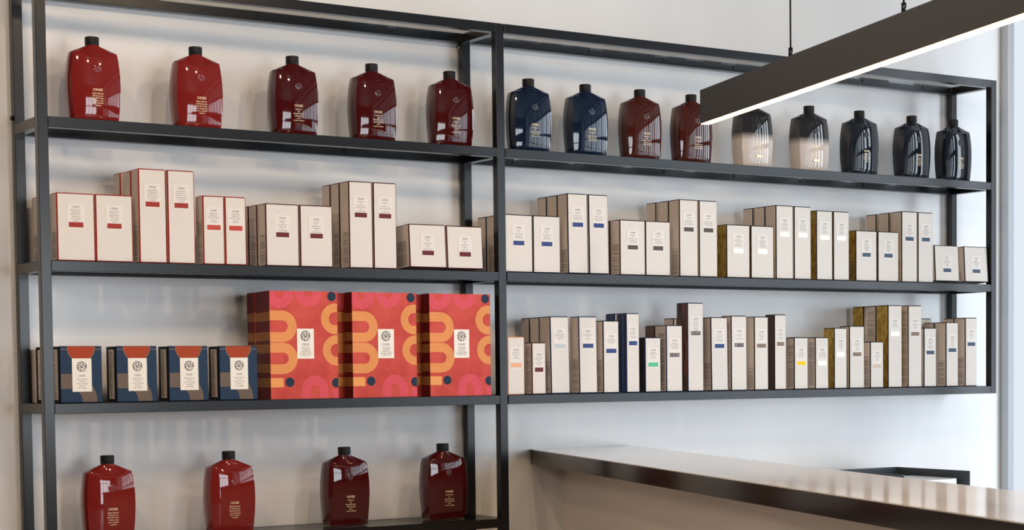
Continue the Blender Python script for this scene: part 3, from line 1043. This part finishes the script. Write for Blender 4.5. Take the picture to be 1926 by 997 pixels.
def gift_red():
    w, h, d = 0.2310, 0.3355, 0.068
    bm = bmesh.new()
    bmesh.ops.create_cube(bm, size=1.0)
    for v in bm.verts:
        v.co = (v.co.x * w, v.co.y * d, (v.co.z + 0.5) * h)
    eb = [e for e in bm.edges if all(v.co.x < 0 and v.co.y > 0 for v in e.verts)]
    bmesh.ops.bevel(bm, geom=eb, offset=0.014, segments=5, affect='EDGES')
    bmesh.ops.recalc_face_normals(bm, faces=bm.faces)
    def fm(f):
        if f.normal.y < -0.9: return m_gred
        if f.normal.x < -0.99: return m_gspine
        if f.normal.x > 0.9: return m_gspine
        if f.normal.z > 0.9 or f.normal.z < -0.9: return m_gspine
        return m_gblk
    bb = MB(); bb.add(bm, fm)
    s = w / 542.0
    y = -d / 2 - 0.0003
    cx = lambda px: -w / 2 + (px - 122) * s
    cz = lambda py: h - (py - 75) / 862.0 * h
    rect = (-w / 2 + 0.0002, w / 2 - 0.0002, 0.0005, h - 0.0005)
    NL = 8
    def arcs(px, py, ro, ri, a0, a1, tail0, tail1, m_, lines=NL):
        for k in range(lines):
            r = (ri + (ro - ri) * (k + 0.5) / lines) * s
            pts = [(cx(px) + r * math.cos(math.radians(a)), cz(py) + r * math.sin(math.radians(a)))
                   for a in [a0 + (a1 - a0) * i / 20 for i in range(21)]]
            if tail0: pts = [(pts[0][0] + tail0[0], pts[0][1] + tail0[1])] + pts
            if tail1: pts = pts + [(pts[-1][0] + tail1[0], pts[-1][1] + tail1[1])]
            ribbon(bb, pts, (ro - ri) / lines * s * 0.60, y, m_, rect)
    up, lf, rg, dn = (0, 0.05), (-0.09, 0), (0.09, 0), (0, -0.05)
    arcs(203, 98, 105, 35, 180, 360, up, up, m_gpk)
    arcs(431, 83, 106, 35, 180, 360, up, up, m_gpk)
    arcs(474, 866, 106, 37, 0, 180, dn, dn, m_gpk)
    arcs(220, 357, 115, 43, -90, 90, lf, lf, m_gor)
    arcs(224, 612, 114, 42, -90, 90, lf, lf, m_gor)
    arcs(643, 294, 113, 48, 90, 270, rg, rg, m_gor)
    arcs(653, 549, 112, 48, 90, 270, rg, rg, m_gor)
    for k in range(8):
        zc = cz(768 + 74 * (k + 0.5) / 8)
        ribbon(bb, [(-w / 2, zc), (cx(224), zc)], 74 / 8 * s * 0.7, y, m_gor, rect)
        xx = cx(620 + 60 * (k + 0.5) / 8)
        ribbon(bb, [(xx, cz(865)), (xx, 0)], 60 / 8 * s * 0.7, y, m_gpk, rect)
    for px, py in ((619, 114), (273, 802), (647, 811)):
        disc(bb, cx(px), cz(py), 35 * s, y, m_gnv, rect)
    # the orange lines run on round the spine
    for p0, p1 in ((242, 314), (400, 472), (498, 570), (654, 726), (768, 842)):
        for k in range(8):
            zc = cz(p0 + (p1 - p0) * (k + 0.5) / 8); q = (p1 - p0) / 8 * s * 0.13
            bb.face([(-w / 2 - 0.0003, d / 2 - 0.015, zc - q), (-w / 2 - 0.0003, -d / 2 + 0.001, zc - q),
                     (-w / 2 - 0.0003, -d / 2 + 0.001, zc + q), (-w / 2 - 0.0003, d / 2 - 0.015, zc + q)], m_gor)
    root = bb.build('gift_box')
    lb = MB(); lb.box(cx(335), cx(470), y - 0.0006, y - 0.0001, cz(615), cz(375), m_lab)
    lab = lb.build('paper_label', root)
    e = MB(); disc(e, cx(402), cz(433), 38 * s, y - 0.0008, m_ink); swirl(e, cx(402), cz(433), 36 * s, y - 0.0010, m_lab, 0.09)
    e.build('round_emblem', lab)
    it = [('ORIBE', 0.0100, cz(502), 0, 1.12, 0.026, 'CENTER')]
    for i, t_ in enumerate(('Dry Styling', 'Collection', 'collection de', 'produits coiffants', 'à utiliser à sec')):
        it.append((t_, 0.0060, cz(527 + i * 15), 0.25 if i > 1 else 0, 1.0, 0.042, 'CENTER'))
    link('lettering', text_mesh('lettering', it, m_ink, dx=cx(402), dy=y - 0.0009), lab)
    return root, w, d


G, gw, gd = gift_red()
gg = 'red patterned gift boxes on the third shelf'
for i, (x, y, lb) in enumerate(((0.7084, FY, 'red gift box with orange and pink arcs, leftmost of the front three'),
                                (0.9913, FY, 'red gift box with orange and pink arcs, middle of the front three'),
                                (1.2717, FY, 'red gift box with orange and pink arcs, next to the middle post'),
                                (0.7180, -0.1660, 'dark red spined gift box in the middle row, showing left of the front three'),
                                (0.7210, -0.0940, 'dark red spined gift box in the rearmost row against the wall'),
                                (0.9710, -0.1610, 'red gift box in the row behind, glimpsed between the left and middle front ones'),
                                (1.2520, -0.1610, 'red gift box in the row behind, glimpsed between the middle and right front ones'))):
    o = G if i == 0 else copy_tree(G)
    o.location = (x + gw / 2, y + gd / 2, z3 + 0.0003)
    tag(o, lb, 'gift box', gg)

# ------------------------------------------------------------------ blue gift boxes
m_bblue = mat('gift_blue_paper', (0.010, 0.032, 0.075), 0.55, spec=0.25)
m_borg = mat('gift_burnt_orange', (0.36, 0.045, 0.007), 0.55, spec=0.25)
m_btan = mat('gift_tan_print', (0.20, 0.135, 0.085), 0.55, spec=0.25)
m_bdark = mat('gift_navy_black_board', (0.003, 0.004, 0.007), 0.55, spec=0.15)


def gift_blue():
    w, h, d = 0.1262, 0.1656, 0.080
    bb = MB()
    bb.box(-w / 2, w / 2, -d / 2 + 0.0045, d / 2, 0, h - 0.001, m_bdark, 0.002)
    root = bb.build('travel_box')
    fr = MB()
    yb, yf = -d / 2 + 0.004, -d / 2
    fr.box(-w / 2 + 0.003, w / 2 + 0.0, yf, yb, 0.0015, h, m_bblue, 0.0012)
    y = yf - 0.0003
    x0 = -w / 2 + 0.003
    s = (w - 0.003) / 540.0
    cx = lambda px: x0 + (px - 480) * s
    cz = lambda py: h - (py - 205) / 700.0 * h
    rect = (x0 + 0.0012, w / 2 - 0.0012, 0.003, h - 0.001)
    disc(fr, cx(749), cz(225), 183 * s, y, m_btan, rect, 40)
    disc(fr, cx(749), cz(225), 172 * s, y - 0.0002, m_borg, rect, 40)
    for a, c in ((480, 568), (930, 1020)):
        ribbon(fr, [(cx(a), cz(246)), (cx(c), cz(246))], 10 * s, y, m_btan, rect)
    n = 12
    for k in range(n):
        r = (158 + (350 - 158) * (k + 0.5) / n) * s
        c0 = (cx(602), cz(882))
        pts = [(cx(480), c0[1] + r)] + [(c0[0] + r * math.cos(math.radians(a)), c0[1] + r * math.sin(math.radians(a))) for a in range(90, -1, -6)]
        pts.append((pts[-1][0], 0))
        ribbon(fr, pts, (350 - 158) / n * s * 0.72, y, m_btan, rect)
    fo = fr.build('front_panel', root)
    lb = MB(); lb.box(cx(630), cx(882), y - 0.0009, y - 0.0003, cz(765), cz(357), m_lab)
    lab = lb.build('paper_label', fo)
    e = MB(); disc(e, cx(755), cz(457), 65 * s, y - 0.0011, m_ink); swirl(e, cx(755), cz(457), 62 * s, y - 0.0013, m_lab, 0.09)
    e.build('round_emblem', lab)
    it = [('ORIBE', 0.0080, cz(570), 0, 1.12, 0.019, 'CENTER')]
    for i, t_ in enumerate(('Ultimate Blowout', 'Travel Set', 'trousse de voyage', 'expertise', 'pour coiffage')):
        it.append((t_, 0.0050, cz(612 + i * 27), 0.25 if i > 1 else 0, 1.0, 0.034, 'CENTER'))
    link('lettering', text_mesh('lettering', it, m_ink, dx=cx(755), dy=y - 0.0012), lab)
    sp = MB(); sp.box(-w / 2 - 0.0009, -w / 2 - 0.0001, -d / 2 + 0.014, d / 2 - 0.022, 0.010, h - 0.010, m_side)
    spo = sp.build('side_panel', root); spo['label'] = 'cream printed side panel'
    rng = random.Random(5)
    t_ = MB(); z = 0.016
    while z < h - 0.016:
        q = rng.uniform(0.010, 0.022)
        if rng.random() > 0.15:
            t_.face([(0, 0.008, z), (0, 0.008 - q, z), (0, 0.008 - q, z + 0.0012), (0, 0.008, z + 0.0012)], m_ink)
        z += 0.0036
    t_.build('side_lettering', spo, (-w / 2 - 0.0012, 0, 0))
    return root, w, d


G, gw, gd = gift_blue()
gg = 'blue travel gift boxes on the third shelf'
for i, (x, y, lb) in enumerate(((0.0490, FY, 'blue gift box with burnt orange flap, next to the left post'),
                                (0.2165, FY, 'blue gift box with burnt orange flap, second from the left post'),
                                (0.3776, FY, 'blue gift box with burnt orange flap, third from the left post'),
                                (0.5383, FY, 'blue gift box with burnt orange flap, beside the red gift boxes'),
                                (0.0340, -0.1480, 'blue gift box in the back row, its printed side seen left of the front post'))):
    o = G if i == 0 else copy_tree(G)
    o.location = (x + gw / 2, y + gd / 2, z3 + 0.0003)
    tag(o, lb, 'gift box', gg)
bb = MB(); bb.box(-0.055, 0.055, -0.027, 0.027, 0, 0.158, m_side, 0.0015)
body = bb.build('product_box', None, (0.0905, -0.036, z3 + 0.0003))
tag(body, 'plain tan box against the wall behind the blue gift boxes, left of the front post', 'box')
bb = MB(); bb.face([(-0.054, -0.0273, 0.125), (0.054, -0.0273, 0.125), (0.054, -0.0273, 0.127), (-0.054, -0.0273, 0.127)], m_faint)
bb.build('lid_seam', body)
